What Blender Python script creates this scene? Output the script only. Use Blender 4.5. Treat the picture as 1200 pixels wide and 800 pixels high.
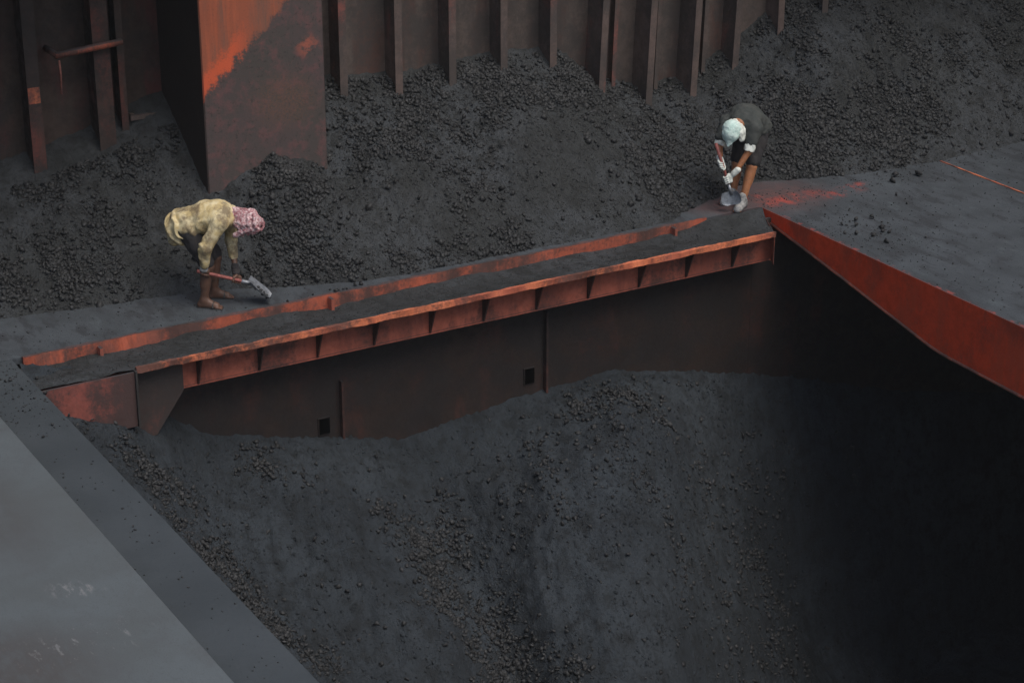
import bpy, math, random
import numpy as np
from mathutils import Vector, Matrix
for o in list(bpy.data.objects): bpy.data.objects.remove(o)
S = bpy.context.scene
COL = S.collection
R_ = math.radians
rng = np.random.default_rng(7)
random.seed(7)

# ------------------------------------------------------------------ camera
YAW, PITCH, CAMH = R_(30.6), R_(22.4), 7.2
cd = bpy.data.cameras.new('camera'); cam = bpy.data.objects.new('camera', cd); COL.objects.link(cam)
cam.location = (0, 0, CAMH)
cam.rotation_euler = (R_(90) - PITCH, 0, -YAW)
cd.sensor_width = 36; cd.lens = 36 * 2458 / 1200; cd.clip_start = .1; cd.clip_end = 3000
S.camera = cam
# ------------------------------------------------------------------ world, sun, exposure
SUN_EL, SUN_AZ = R_(60), R_(166)          # azimuth clockwise from +Y
W = bpy.data.worlds.new('World'); S.world = W; W.use_nodes = True
nt = W.node_tree; nt.nodes.clear()
sky = nt.nodes.new('ShaderNodeTexSky'); sky.sky_type = 'NISHITA'; sky.sun_disc = False
sky.sun_elevation = SUN_EL; sky.sun_rotation = SUN_AZ; sky.air_density = 1.0; sky.dust_density = 3.0; sky.ozone_density = 1.0
bg = nt.nodes.new('ShaderNodeBackground'); bg.inputs['Strength'].default_value = .085
wo = nt.nodes.new('ShaderNodeOutputWorld')
nt.links.new(sky.outputs[0], bg.inputs[0]); nt.links.new(bg.outputs[0], wo.inputs[0])
ld = bpy.data.lights.new('sun', 'SUN'); ld.energy = 1.6; ld.angle = R_(46); ld.color = (1, .975, .9)
sun = bpy.data.objects.new('sun', ld); COL.objects.link(sun); sun.location = (0, 0, 40)
sd = Vector((math.sin(SUN_AZ) * math.cos(SUN_EL), math.cos(SUN_AZ) * math.cos(SUN_EL), math.sin(SUN_EL)))
sun.rotation_euler = sd.to_track_quat('Z', 'Y').to_euler()
S.view_settings.view_transform = 'Standard'; S.view_settings.look = 'None'
S.view_settings.exposure = 0.5; S.view_settings.gamma = 1

# ------------------------------------------------------------------ numpy noise
def _h(ix, iy, iz, seed):
    n = (ix * 374761393 + iy * 668265263 + iz * 2147483647 // 7 * 3 + seed * 1274126177) & 0xFFFFFFFF
    n = ((n ^ (n >> 13)) * 1274126177) & 0xFFFFFFFF
    n = ((n ^ (n >> 16)) * 2246822519) & 0xFFFFFFFF
    return ((n ^ (n >> 15)) & 0xFFFFFF) / float(0xFFFFFF)
def vnoise(x, y, z=0.0, seed=0):
    x, y, z = np.broadcast_arrays(np.asarray(x, float), np.asarray(y, float), np.asarray(z, float))
    fx, fy, fz = np.floor(x), np.floor(y), np.floor(z)
    ix, iy, iz = fx.astype(np.int64), fy.astype(np.int64), fz.astype(np.int64)
    tx, ty, tz = x - fx, y - fy, z - fz
    tx, ty, tz = [t * t * t * (t * (t * 6 - 15) + 10) for t in (tx, ty, tz)]
    r = 0
    for a in (0, 1):
        for b in (0, 1):
            for c in (0, 1):
                w = (tx if a else 1 - tx) * (ty if b else 1 - ty) * (tz if c else 1 - tz)
                r = r + w * _h(ix + a, iy + b, iz + c, seed)
    return r * 2 - 1
def fbm(x, y, z=0.0, octv=4, seed=0, gain=.5):
    r, a = 0, 1
    for k in range(octv):
        r = r + a * vnoise(x * 2.03**k, y * 2.03**k, np.asarray(z) * 2.03**k, seed + k * 17); a *= gain
    return r
def smooth(a, b, x):
    t = np.clip((x - a) / (b - a), 0, 1); return t * t * (3 - 2 * t)

# ------------------------------------------------------------------ mesh helpers (world coordinates in, origin at loc)
def mesh_np(name, V, F):
    me = bpy.data.meshes.new(name); V = np.asarray(V, np.float32); F = np.asarray(F, np.int32)
    n, k = F.shape
    me.vertices.add(len(V)); me.vertices.foreach_set('co', V.ravel())
    me.loops.add(n * k); me.loops.foreach_set('vertex_index', F.ravel())
    me.polygons.add(n); me.polygons.foreach_set('loop_start', np.arange(0, n * k, k, dtype=np.int32))
    me.update(calc_edges=True); me.validate()
    return me
def link(name, me, mat, parent=None, loc=None, shade=False):
    o = bpy.data.objects.new(name, me); COL.objects.link(o)
    if mat: me.materials.append(mat)
    if parent: o.parent = parent
    elif loc is not None: o.location = loc
    if shade: me.polygons.foreach_set('use_smooth', [True] * len(me.polygons))
    return o
def root_loc(parent, loc):
    if not parent: return np.array(loc if loc is not None else (0, 0, 0), float)
    return np.array(parent.location, float) + (root_loc(parent.parent, None) if parent.parent else 0)
class MB:
    def __init__(s): s.v = []; s.f = []
    def add(s, vs, fs):
        b = len(s.v); s.v += [tuple(map(float, q)) for q in vs]; s.f += [tuple(b + i for i in f) for f in fs]; return s
    def box(s, x0, x1, y0, y1, z0, z1):
        vs = [(x, y, z) for z in (z0, z1) for y in (y0, y1) for x in (x0, x1)]
        return s.add(vs, [(0, 2, 3, 1), (4, 5, 7, 6), (0, 1, 5, 4), (2, 6, 7, 3), (0, 4, 6, 2), (1, 3, 7, 5)])
    def prism(s, poly, d):       # planar polygon extruded along d
        n = len(poly); d = np.array(d, float); p = [np.array(q, float) for q in poly]
        vs = p + [q + d for q in p]
        return s.add(vs, [tuple(range(n))[::-1], tuple(range(n, 2 * n))] + [(i, (i + 1) % n, n + (i + 1) % n, n + i) for i in range(n)])
    def tube(s, pts, r, n=8, cap=True):
        pts = [Vector(p) for p in pts]; rr = r if hasattr(r, '__len__') else [r] * len(pts)
        b = len(s.v); up = None
        for i, p in enumerate(pts):
            t = (pts[min(i + 1, len(pts) - 1)] - pts[max(i - 1, 0)]).normalized()
            if up is None: up = Vector((0, 0, 1)) if abs(t.z) < .9 else Vector((1, 0, 0))
            a = t.cross(up).normalized(); c = a.cross(t).normalized(); up = c
            for k in range(n):
                th = 2 * math.pi * k / n; q = p + (a * math.cos(th) + c * math.sin(th)) * rr[i]; s.v.append(tuple(q))
        for i in range(len(pts) - 1):
            for k in range(n):
                s.f.append((b + i * n + k, b + i * n + (k + 1) % n, b + (i + 1) * n + (k + 1) % n, b + (i + 1) * n + k))
        if cap:
            s.f.append(tuple(b + k for k in range(n))[::-1]); s.f.append(tuple(b + (len(pts) - 1) * n + k for k in range(n)))
        return s
    def grid(s, P):              # P: (n, m, 3) array of points
        n, m, _ = P.shape; b = len(s.v); s.v += [tuple(q) for q in P.reshape(-1, 3)]
        s.f += [(b + i * m + j, b + (i + 1) * m + j, b + (i + 1) * m + j + 1, b + i * m + j + 1) for i in range(n - 1) for j in range(m - 1)]
        return s
    def build(s, name, mat, parent=None, loc=None, shade=False, bevel=0):
        l = root_loc(parent, loc); me = bpy.data.meshes.new(name)
        me.from_pydata([tuple(np.array(q) - l) for q in s.v], [], s.f); me.update()
        import bmesh
        bm = bmesh.new(); bm.from_mesh(me); bmesh.ops.recalc_face_normals(bm, faces=bm.faces)
        if bevel: bmesh.ops.bevel(bm, geom=bm.edges[:], offset=bevel, segments=1, affect='EDGES', clamp_overlap=True)
        bm.to_mesh(me); bm.free()
        return link(name, me, mat, parent, loc, shade)
def tag(o, label=None, cat=None, group=None, kind=None):
    if label: o['label'] = label
    if cat: o['category'] = cat
    if group: o['group'] = group
    if kind: o['kind'] = kind
    return o
def thing(name, loc, label, cat, group=None):
    o = bpy.data.objects.new(name, None); COL.objects.link(o); o.location = loc; o.empty_display_size = .2
    return tag(o, label, cat, group)

# ------------------------------------------------------------------ materials
class NT:
    def __init__(s, name):
        s.m = bpy.data.materials.new(name); s.m.use_nodes = True; s.t = s.m.node_tree; s.b = s.t.nodes['Principled BSDF']
        g = s.t.nodes.new('ShaderNodeNewGeometry'); s.pos = g.outputs['Position']; s.nor = g.outputs['True Normal']
    def n(s, ty, **k):
        x = s.t.nodes.new('ShaderNode' + ty)
        for a, b in k.items(): setattr(x, a, b)
        return x
    def put(s, sock, v):
        if isinstance(v, bpy.types.NodeSocket): s.t.links.new(v, sock)
        elif isinstance(v, tuple) and len(v) == 3 and sock.type == 'RGBA': sock.default_value = (*v, 1)
        else: sock.default_value = v
    def noise(s, scale, detail=4, rough=.6, stretch=(1, 1, 1), off=(0, 0, 0), dist=0):
        mp = s.n('Mapping'); s.put(mp.inputs[0], s.pos); mp.inputs['Scale'].default_value = stretch; mp.inputs['Location'].default_value = off
        x = s.n('TexNoise'); s.put(x.inputs['Vector'], mp.outputs[0]); x.inputs['Scale'].default_value = scale
        x.inputs['Detail'].default_value = detail; x.inputs['Roughness'].default_value = rough; x.inputs['Distortion'].default_value = dist
        return x.outputs['Fac']
    def vor(s, scale, feature='F1'):
        x = s.n('TexVoronoi', feature=feature); s.put(x.inputs['Vector'], s.pos); x.inputs['Scale'].default_value = scale; return x.outputs['Distance']
    def math(s, op, a, b=0.0, c=None):
        x = s.n('Math', operation=op); s.put(x.inputs[0], a); s.put(x.inputs[1], b)
        if c is not None: s.put(x.inputs[2], c)
        return x.outputs[0]
    def ramp(s, v, a, b, lo=0.0, hi=1.0):
        x = s.n('MapRange'); x.interpolation_type = 'SMOOTHSTEP'; s.put(x.inputs[0], v)
        for i, q in enumerate((a, b, lo, hi)): s.put(x.inputs[i + 1], q)
        return x.outputs[0]
    def mix(s, f, a, b):
        x = s.n('Mix', data_type='RGBA'); s.put(x.inputs[0], f); s.put(x.inputs[6], a); s.put(x.inputs[7], b); return x.outputs[2]
    def sep(s, v):
        x = s.n('SeparateXYZ'); s.put(x.inputs[0], v); return x.outputs
    def blob(s, c, r):           # 1 at a place in the world, fading to 0 at radius r
        vm = s.n('VectorMath', operation='SUBTRACT'); s.put(vm.inputs[0], s.pos); vm.inputs[1].default_value = c
        vd = s.n('VectorMath', operation='DIVIDE'); s.put(vd.inputs[0], vm.outputs[0]); vd.inputs[1].default_value = r
        vl = s.n('VectorMath', operation='LENGTH'); s.put(vl.inputs[0], vd.outputs[0])
        return s.ramp(vl.outputs['Value'], 0.2, 1.0, 1.0, 0.0)
    def bump(s, h, strength=.4, dist=.02, prev=None):
        x = s.n('Bump'); x.inputs['Strength'].default_value = strength; x.inputs['Distance'].default_value = dist; s.put(x.inputs['Height'], h)
        if prev: s.put(x.inputs['Normal'], prev)
        return x.outputs[0]
    def out(s, col, rough=.8, normal=None, spec=.3, metal=0):
        s.put(s.b.inputs['Base Color'], col); s.put(s.b.inputs['Roughness'], rough); s.put(s.b.inputs['Metallic'], metal)
        s.b.inputs['Specular IOR Level'].default_value = spec
        if normal: s.put(s.b.inputs['Normal'], normal)
        return s.m

def coal_dust_mat(name, c0, c1, c2, slide=.35):
    t = NT(name)
    big = t.noise(.9, 3, .5); mid = t.noise(5, 5, .65); fine = t.noise(60, 4, .7); grit = t.noise(190, 2, .6)
    col = t.mix(t.ramp(big, .38, .62), c0, c1)
    col = t.mix(t.ramp(t.noise(13, 5, .75, off=(2, 5, 1)), .5, .64, 0, .75), col, c2); col = t.mix(t.ramp(mid, .45, .7), col, c2)
    sl = t.noise(9, 5, .7, (1, .22, .22), (2, 0, 4)); col = t.mix(t.ramp(sl, .5, .64, 0, slide), col, c2); col = t.mix(t.ramp(sl, .46, .34, 0, slide * .7), col, c1)
    col = t.mix(t.ramp(grit, .5, .75, 0, .5), col, tuple(.45 * x for x in c0))
    n = t.bump(fine, .7, .018); n = t.bump(grit, .6, .006, n); n = t.bump(t.noise(20, 5, .75), .5, .03, n); n = t.bump(mid, .4, .05, n); n = t.bump(sl, .5, .05, n)
    return t.out(col, .85, n, .25)
def lump_mat(name):
    t = NT(name); f = t.noise(45, 4, .7); m = t.noise(7, 3, .6)
    up = t.sep(t.nor)[2]
    col = t.mix(t.ramp(m, .35, .65), (.010, .010, .0105), (.026, .026, .0265))
    col = t.mix(t.ramp(t.math('MULTIPLY', up, t.noise(30, 3)), .3, .6, 0, .6), col, (.055, .056, .06))
    return t.out(col, t.ramp(f, .3, .7, .5, .8), t.bump(f, .5, .008), .4)
def steel(name, paint, rust, soot, soot_amt=.5, rust_amt=.4, dust=.85, dustcol=(.045, .046, .05), streak=3.0, blobs=(), chip=.0, rough=.6):
    """painted steel: paint, rust bleeding through, soot smeared over it, coal dust lying on upward faces"""
    t = NT(name)
    st = t.noise(streak, 6, .65, (1, 1, .22)); pat = t.noise(1.7, 6, .7); fine = t.noise(38, 4, .7); mid = t.noise(9, 5, .7)
    col = t.mix(t.ramp(mid, .35, .7), paint, tuple(.72 * x for x in paint))
    col = t.mix(t.ramp(st, .62 - rust_amt * .4, .72 - rust_amt * .3), col, rust)
    sm = t.math('ADD', t.math('MULTIPLY', pat, .55), t.math('ADD', t.math('MULTIPLY', st, .25), t.math('MULTIPLY', fine, .2)))
    lo = .5 + (.5 - soot_amt) * .35
    sootf = t.ramp(sm, lo - .06, lo + .07)
    for c, r, s in blobs:        # places where the paint was scraped bare (s < 0) or the soot lies thick (s > 0)
        b = t.blob(c, r); b = t.math('MULTIPLY', b, t.math('MULTIPLY', t.ramp(mid, .40, .58, 0, 1.3), t.ramp(fine, .3, .5, .5, 1)))
        sootf = t.math('ADD', sootf, t.math('MULTIPLY', b, s))
    sootf = t.math('MINIMUM', t.math('MAXIMUM', sootf, 0), 1)
    col = t.mix(t.math('MULTIPLY', sootf, .93), col, soot)
    up = t.sep(t.nor)[2]
    df = t.math('MULTIPLY', t.ramp(up, .35, .8), t.ramp(t.math('ADD', t.math('MULTIPLY', mid, .6), t.math('MULTIPLY', pat, .4)), .62 - dust * .4, .7 - dust * .4))
    for c, r, s in blobs:
        if s < 0: df = t.math('MAXIMUM', t.math('ADD', df, t.math('MULTIPLY', t.math('MULTIPLY', t.blob(c, r), t.math('MULTIPLY', t.ramp(mid, .40, .56, 0, 1.3), t.ramp(fine, .35, .55, .4, 1))), s)), 0)
    df = t.math('MULTIPLY', df, dust)
    dc = t.mix(t.ramp(t.noise(120, 3, .7), .4, .7), dustcol, tuple(.6 * x for x in dustcol))
    col = t.mix(df, col, dc)
    n = t.bump(fine, .35, .006); n = t.bump(mid, .25, .02, n)
    return t.out(col, t.ramp(mid, .3, .7, rough - .1, rough + .2), n, .35)

M = {}
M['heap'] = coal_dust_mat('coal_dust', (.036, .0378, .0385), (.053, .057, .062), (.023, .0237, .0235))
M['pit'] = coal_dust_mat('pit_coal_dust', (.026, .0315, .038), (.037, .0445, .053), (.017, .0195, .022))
M['lump'] = lump_mat('coal_lump')
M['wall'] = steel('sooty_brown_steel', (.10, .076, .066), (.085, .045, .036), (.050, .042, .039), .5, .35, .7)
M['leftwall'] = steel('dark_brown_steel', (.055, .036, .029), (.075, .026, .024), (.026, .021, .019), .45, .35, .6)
M['rib'] = steel('rusted_rib_steel', (.12, .085, .074), (.24, .07, .055), (.060, .049, .045), .58, .3, .6, streak=1.6)
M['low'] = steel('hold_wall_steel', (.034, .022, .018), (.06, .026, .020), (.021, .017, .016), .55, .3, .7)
M['beam'] = steel('red_oxide_beam_paint', (.42, .115, .072), (.26, .075, .05), (.085, .042, .035), .40, .45, .9)
M['flange'] = steel('worn_orange_edge_paint', (.66, .19, .09), (.40, .105, .06), (.10, .048, .038), .47, .45, .25, blobs=[((5.9, 16.2, 0), (1.1, .5, .5), .9)])
M['endplate'] = steel('sooted_red_end_plate', (.26, .075, .058), (.17, .055, .046), (.055, .036, .034), .60, .45, .8)
M['gusset'] = steel('sooted_gusset_steel', (.055, .034, .030), (.22, .07, .05), (.040, .032, .030), .55, .2, .6)
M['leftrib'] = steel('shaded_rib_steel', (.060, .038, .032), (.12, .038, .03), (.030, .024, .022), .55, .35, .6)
M['bracket'] = steel('soot_and_shade_steel', (.09, .035, .027), (.12, .04, .03), (.03, .022, .02), .55, .3, .6)  # darker than soot alone: shade of the bracket sides put into the colour
M['lip'] = steel('worn_lip_paint', (.42, .10, .055), (.24, .075, .05), (.075, .042, .036), .5, .4, .8)
M['orange'] = steel('orange_red_plate_paint', (.58, .060, .018), (.44, .060, .024), (.25, .042, .022), .38, .3, .85, rough=.5)
def deck_mat():
    t = NT('dusty_red_deck'); fine = t.noise(42, 5, .75); mid = t.noise(8, 6, .7); pat = t.noise(1.4, 5, .65); brush = t.noise(5, 6, .72, (1, .35, 1)); grit = t.noise(170, 2, .6)
    dust = t.mix(t.ramp(pat, .36, .64), (.064, .072, .082), (.048, .054, .061)); dust = t.mix(t.ramp(brush, .50, .60, 0, .8), dust, (.036, .038, .043)); dust = t.mix(t.ramp(brush, .45, .32, 0, .8), dust, (.078, .091, .101))
    dust = t.mix(t.ramp(grit, .55, .75, 0, .6), dust, (.02, .02, .022)); dust = t.mix(t.ramp(fine, .58, .72, 0, .5), dust, (.03, .031, .034))
    red = t.mix(t.ramp(mid, .4, .65), (.36, .065, .05), (.22, .055, .045)); stain = t.mix(t.ramp(mid, .4, .6), (.105, .060, .060), (.075, .055, .057))
    smear = t.math('MULTIPLY', t.math('MAXIMUM', t.blob((13.35, 17.15, 0), (1.0, .75, .3)), t.blob((12.8, 17.2, 0), (.6, .5, .3))), t.ramp(pat, .3, .5, .5, 1))
    bare = None
    for c, r in (((13.55, 16.98, 0), (.62, .24, .3)), ((14.12, 16.86, 0), (.42, .17, .3)), ((13.15, 17.3, 0), (.45, .2, .3)), ((13.25, 16.93, 0), (.3, .12, .3)), ((14.4, 17.0, 0), (.3, .1, .3))):
        b = t.blob(c, r); bare = b if bare is None else t.math('MAXIMUM', bare, b)
    bare = t.math('MULTIPLY', bare, t.ramp(t.math('ADD', t.math('MULTIPLY', brush, .6), t.math('MULTIPLY', fine, .4)), .46, .56))
    edge = t.math('MULTIPLY', t.math('MULTIPLY', t.ramp(t.sep(t.pos)[0], 13.16, 13.10), t.ramp(t.sep(t.pos)[1], 16.9, 16.8)), t.ramp(t.sep(t.pos)[0], 13.0, 13.06))
    edge = t.math('MULTIPLY', edge, t.ramp(t.noise(6, 4, .7, off=(0, 7, 0)), .52, .6))
    col = t.mix(smear, dust, stain); col = t.mix(t.math('MAXIMUM', bare, edge), col, red)
    return t.out(col, .8, t.bump(grit, .4, .004, t.bump(brush, .3, .006, t.bump(fine, .6, .010))), .25)
M['deck'] = deck_mat()
M['cover'] = None
M['dark'] = steel('bare_dark_steel', (.05, .045, .043), (.07, .04, .03), (.03, .028, .027), .5, .3, .5)
def cover_mat():
    t = NT('scuffed_grey_plate'); a = t.noise(.8, 4, .6); b = t.noise(14, 6, .75, (1, .35, 1)); c = t.noise(90, 3, .7)
    col = t.mix(t.ramp(a, .35, .65), (.094, .107, .114), (.078, .086, .089))
    col = t.mix(t.math('MULTIPLY', t.math('MAXIMUM', t.blob((3.1, 11.6, .12), (.9, 1.0, .5)), t.math('MULTIPLY', t.blob((3.7, 13.9, .12), (.5, 1.3, .5)), .6)), t.ramp(b, .3, .6, .45, .9)), col, (.060, .054, .052))
    sc = t.math('MULTIPLY', t.ramp(b, .56, .66), t.math('MAXIMUM', t.blob((3.62, 11.75, .12), (.75, .35, .3)), t.blob((3.9, 12.5, .12), (.3, .25, .3))))
    col = t.mix(t.math('MULTIPLY', sc, .55), col, (.24, .235, .235))
    col = t.mix(t.ramp(t.noise(3, 5, .7), .5, .7, 0, .5), col, (.075, .078, .082))
    col = t.mix(t.ramp(t.noise(26, 6, .8, (1, .4, 1)), .52, .66, 0, .5), col, (.07, .075, .08)); col = t.mix(t.ramp(c, .52, .72, 0, .55), col, (.05, .052, .055))
    return t.out(col, t.ramp(a, .3, .7, .55, .7), t.bump(c, .2, .004, t.bump(a, .2, .05)), .4)
M['cover'] = cover_mat()
def slab_mat():
    t = NT('dust_covered_ledge'); a = t.noise(1.1, 4, .6); c = t.noise(120, 3, .7); b = t.noise(20, 5, .7)
    col = t.mix(t.ramp(a, .35, .65), (.040, .047, .053), (.050, .058, .065))
    col = t.mix(t.ramp(b, .55, .75, 0, .6), col, (.04, .042, .047)); col = t.mix(t.ramp(c, .5, .8, 0, .4), col, (.03, .03, .033))
    return t.out(col, .8, t.bump(c, .4, .005, t.bump(b, .3, .015)), .25)
M['slab'] = slab_mat()
def pillar_mat():
    t = NT('pillar_orange_paint_under_soot'); x, y, z = t.sep(t.pos)
    mid = t.noise(8, 6, .7); fine = t.noise(45, 4, .75); st = t.noise(7, 5, .7, (1, 1, .12)); pat = t.noise(1.6, 5, .65)
    orange = t.mix(t.ramp(st, .4, .65), (.30, .085, .045), (.20, .088, .060))
    orange = t.mix(t.ramp(t.noise(16, 4, .7, (1, 1, .07)), .5, .68, 0, .8), orange, (.38, .10, .05)); orange = t.mix(t.ramp(st, .58, .72, 0, .7), orange, (.12, .07, .052))
    line = t.math('ADD', t.math('MULTIPLY', t.math('SUBTRACT', x, 7.42), -.95), t.math('SUBTRACT', z, 1.62))    # soot line climbs to the right
    line = t.math('ADD', line, t.math('ADD', t.math('MULTIPLY', t.math('SUBTRACT', mid, .5), .40), t.math('ADD', t.math('MULTIPLY', t.math('SUBTRACT', fine, .5), .22), t.math('MULTIPLY', t.math('SUBTRACT', st, .5), .3))))
    hot = t.math('MULTIPLY', t.ramp(line, -.05, .04), t.ramp(line, .12, .3, 1, 0)); hot = t.math('MULTIPLY', hot, t.ramp(x, 7.7, 8.0, 1, 0))
    soot = t.mix(t.ramp(pat, .35, .65), (.066, .056, .051), (.078, .058, .056))
    soot = t.mix(t.ramp(mid, .46, .66, 0, .7), soot, (.14, .066, .064)); soot = t.mix(t.ramp(t.noise(22, 5, .8, off=(4, 2, 1)), .54, .66, 0, .7), soot, (.035, .030, .028))
    soot = t.mix(t.math('MULTIPLY', t.blob((8.28, 18.4, 1.5), (.5, .5, .4)), t.ramp(fine, .4, .7)), soot, (.15, .075, .045))
    soot = t.mix(t.math('MULTIPLY', t.blob((8.55, 18.4, 2.02), (.17, .5, .16)), t.ramp(mid, .42, .6)), soot, (.30, .09, .06))
    soot = t.mix(t.math('MULTIPLY', t.ramp(fine, .56, .68), t.ramp(mid, .35, .6)), soot, (.17, .075, .075))
    col = t.mix(t.ramp(line, -.05, .06), soot, t.mix(hot, orange, (.56, .10, .042)))
    col = t.mix(t.ramp(fine, .52, .75, 0, .5), col, (.045, .036, .034))
    side = t.ramp(t.sep(t.nor)[0], -.9, -.5, 1, 0); col = t.mix(side, col, t.mix(t.ramp(pat, .35, .65), (.040, .030, .025), (.032, .024, .021)))  # left face darkened, its shade put into the colour
    return t.out(col, .7, t.bump(fine, .3, .008, t.bump(mid, .25, .02)), .3)
M['pillar'] = pillar_mat()
def cloth(name, c0, c1, scale=12, dirt=(.05, .045, .04), dirt_amt=.4, rough=.9, weave=240):
    t = NT(name); a = t.noise(scale, 5, .65); d = t.noise(7, 5, .7, off=(3, 1, 5)); w = t.noise(weave, 2, .5)
    col = t.mix(t.ramp(a, .38, .62), c0, c1); col = t.mix(t.ramp(d, .62 - .2 * dirt_amt, .82 - .2 * dirt_amt, 0, .85), col, dirt)
    return t.out(col, rough, t.bump(w, .3, .004, t.bump(a, .4, .02)), .2)
M['shirt_y'] = cloth('faded_khaki_cloth', (.52, .40, .20), (.66, .56, .35), 11, (.15, .11, .07), 1.0)
M['scarf'] = cloth('pink_checked_cloth', (.36, .14, .155), (.70, .55, .55), 46, (.20, .08, .09), .9)
M['shirt_d'] = cloth('charcoal_jersey', (.050, .055, .052), (.065, .068, .064), 10, (.03, .03, .03), .4)
M['shorts'] = cloth('dark_sooty_cloth', (.030, .028, .030), (.04, .036, .036), 10, (.02, .02, .02), .4)
M['white'] = cloth('grubby_white_cloth', (.72, .74, .68), (.62, .64, .58), 12, (.25, .25, .24), .3)
M['mint'] = cloth('pale_mint_cloth', (.50, .66, .60), (.60, .72, .67), 16, (.22, .30, .28), .4)
M['greycloth'] = cloth('grey_sooty_cloth', (.22, .22, .22), (.34, .33, .32), 25, (.07, .07, .07), .6)
def skin_mat(name, c):
    t = NT(name); a = t.noise(9, 4, .6); d = t.noise(28, 4, .7)
    col = t.mix(t.ramp(a, .35, .65), c, tuple(.75 * x for x in c)); col = t.mix(t.ramp(d, .55, .75, 0, .6), col, (.05, .04, .036))
    m = t.out(col, .5, t.bump(d, .15, .004), .4); t.b.inputs['Subsurface Weight'].default_value = .05; return m
M['skin_a'] = skin_mat('sooty_brown_skin', (.13, .068, .046)); M['skin_b'] = skin_mat('warm_brown_skin', (.40, .165, .075))
def simple(name, c, rough=.5, metal=0, var=.5):
    t = NT(name); a = t.noise(30, 5, .7); col = t.mix(t.ramp(a, .4, .7), c, tuple(var * x for x in c))
    return t.out(col, rough, t.bump(a, .2, .005), .4, metal)
M['handle_r'] = simple('worn_red_handle_paint', (.32, .10, .085), .6); M['blade'] = simple('worn_shovel_steel', (.30, .31, .33), .42, .6, .6)
M['blade_b'] = simple('pale_shovel_steel', (.22, .24, .27), .5, .2, .6)
M['void'] = simple('black_void', (.002, .002, .002), 1.0); M['void'].node_tree.nodes['Principled BSDF'].inputs['Specular IOR Level'].default_value = 0
M['rubber'] = simple('dark_rubber', (.035, .034, .034), .7); M['rope'] = simple('rust_red_rope', (.24, .09, .07), .8)

# ------------------------------------------------------------------ coal surfaces
def blobs_of(lst):
    def f(u, v):
        r = 0
        for (a, b, ru, rv, w) in lst: r = r + w * np.exp(-((u - a) / ru) ** 2 - ((v - b) / rv) ** 2)
        return r
    return f
HB = blobs_of([(14.6, 18.0, .8, .7, .9), (15.3, 17.5, .7, .4, 1.0), (13.3, 18.2, .5, .6, .8), (12.3, 17.6, .45, .45, .9), (12.0, 18.5, .5, .5, .8), (16.8, 18.2, 1.0, .7, .45),
               (8.0, 17.85, .45, .4, 1.2), (7.85, 17.42, .4, .22, .9), (5.7, 18.0, .8, .5, .6), (7.0, 18.3, .5, .4, .35), (8.8, 17.1, .8, .2, .6), (9.9, 17.05, .5, .2, .5),
               (9.7, 18.5, .7, .25, .8), (11.1, 18.6, .5, .4, .7), (10.2, 17.5, .3, .5, .35), (13.4, 17.75, .4, .2, .9), (9.0, 18.9, .5, .3, .5),
               (10.65, 17.45, .35, .35, -.7), (11.5, 17.5, .3, .5, -.6), (9.3, 17.8, .4, .4, -.3), (16.6, 17.6, .5, .4, -.4)])
PB = blobs_of([(5.75, 15.8, .3, .22, 1.0), (6.0, 15.35, .3, .3, 1.0), (6.25, 14.9, .28, .3, .9), (6.7, 14.6, .25, .25, .5), (8.1, 15.75, .35, .3, .8), (8.35, 15.2, .35, .35, .9), (8.55, 14.6, .35, .4, 1.0), (8.7, 14.1, .35, .3, 1.0),
               (8.7, 15.9, .25, .35, .6), (7.1, 16.3, .3, .2, .4), (10.8, 16.3, .4, .15, .5), (10.6, 15.4, .3, .5, .25), (11.5, 15.6, .5, .6, .35), (12.0, 14.6, .6, .8, .35), (10.9, 14.4, .4, .6, .3), (12.6, 15.8, .5, .4, .3)])
U0, U1 = 4.0, 20.0
TOE_U = [3, 5.1, 6.9, 7.4, 7.9, 8.6, 12.0, 12.6, 13.4, 14.5, 16.1, 17.2, 20]
TOE_V = [18.2, 17.9, 17.6, 17.45, 17.25, 17.02, 17.0, 17.25, 17.66, 17.30, 17.14, 17.28, 17.3]
TOP_U = [3, 5.2, 5.9, 6.6, 7.2, 8.0, 9.2, 10, 11.2, 11.9, 12.4, 13.1, 13.7, 14.4, 15, 16.5, 18.5, 20.5]
TOP_Z = [.7, .78, .86, 1.0, 1.22, 1.38, 1.45, 1.4, 1.45, 1.4, 1.0, .80, .85, 1.2, 1.55, 1.75, 1.9, 2.0]
VW = 19.2
def heap_z(u, v):
    vt = np.interp(u, TOE_U, TOE_V) + .06 * np.abs(fbm(u * 1.6, v * 0, 0, 3, 5)); tz = np.interp(u, TOP_U, TOP_Z)
    t = (v - vt) / (VW - vt)
    base = np.where(t > 0, tz * (np.clip(t, 0, 1.4) ** .92), t * .5)
    g = np.clip(t * 3, 0, 1)
    base = base + g * (1 - .75 * smooth(18.6, 19.15, v)) * (.075 * fbm(u * 1.1, v * .55, 0, 3, 11) + .035 * fbm(u * 4.2 + v * .6, v * 1.3, 0, 3, 23) + .018 * fbm(u * 11, v * 8, 0, 3, 31))
    # mound of lumps fallen round the foot of the pillar
    base = base + .20 * np.exp(-((u - 8.05) / .42) ** 2 - ((v - 17.85) / .32) ** 2) - .24 * np.exp(-((u - 8.85) / .38) ** 2 - ((v - 18.35) / .35) ** 2)
    rough = smooth(-.25, .5, fbm(u * 1.3, v * 1.0, 0, 2, 91) + .4 * HB(u, v))
    crumb = np.abs(vnoise(u * 17, v * 17, 0, 43)) + .6 * np.abs(vnoise(u * 31, v * 31, 0, 44))
    return base + g * (.009 + .028 * rough) * (crumb - .4) + .005 * fbm(u * 38, v * 38, 0, 2, 41)
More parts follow.
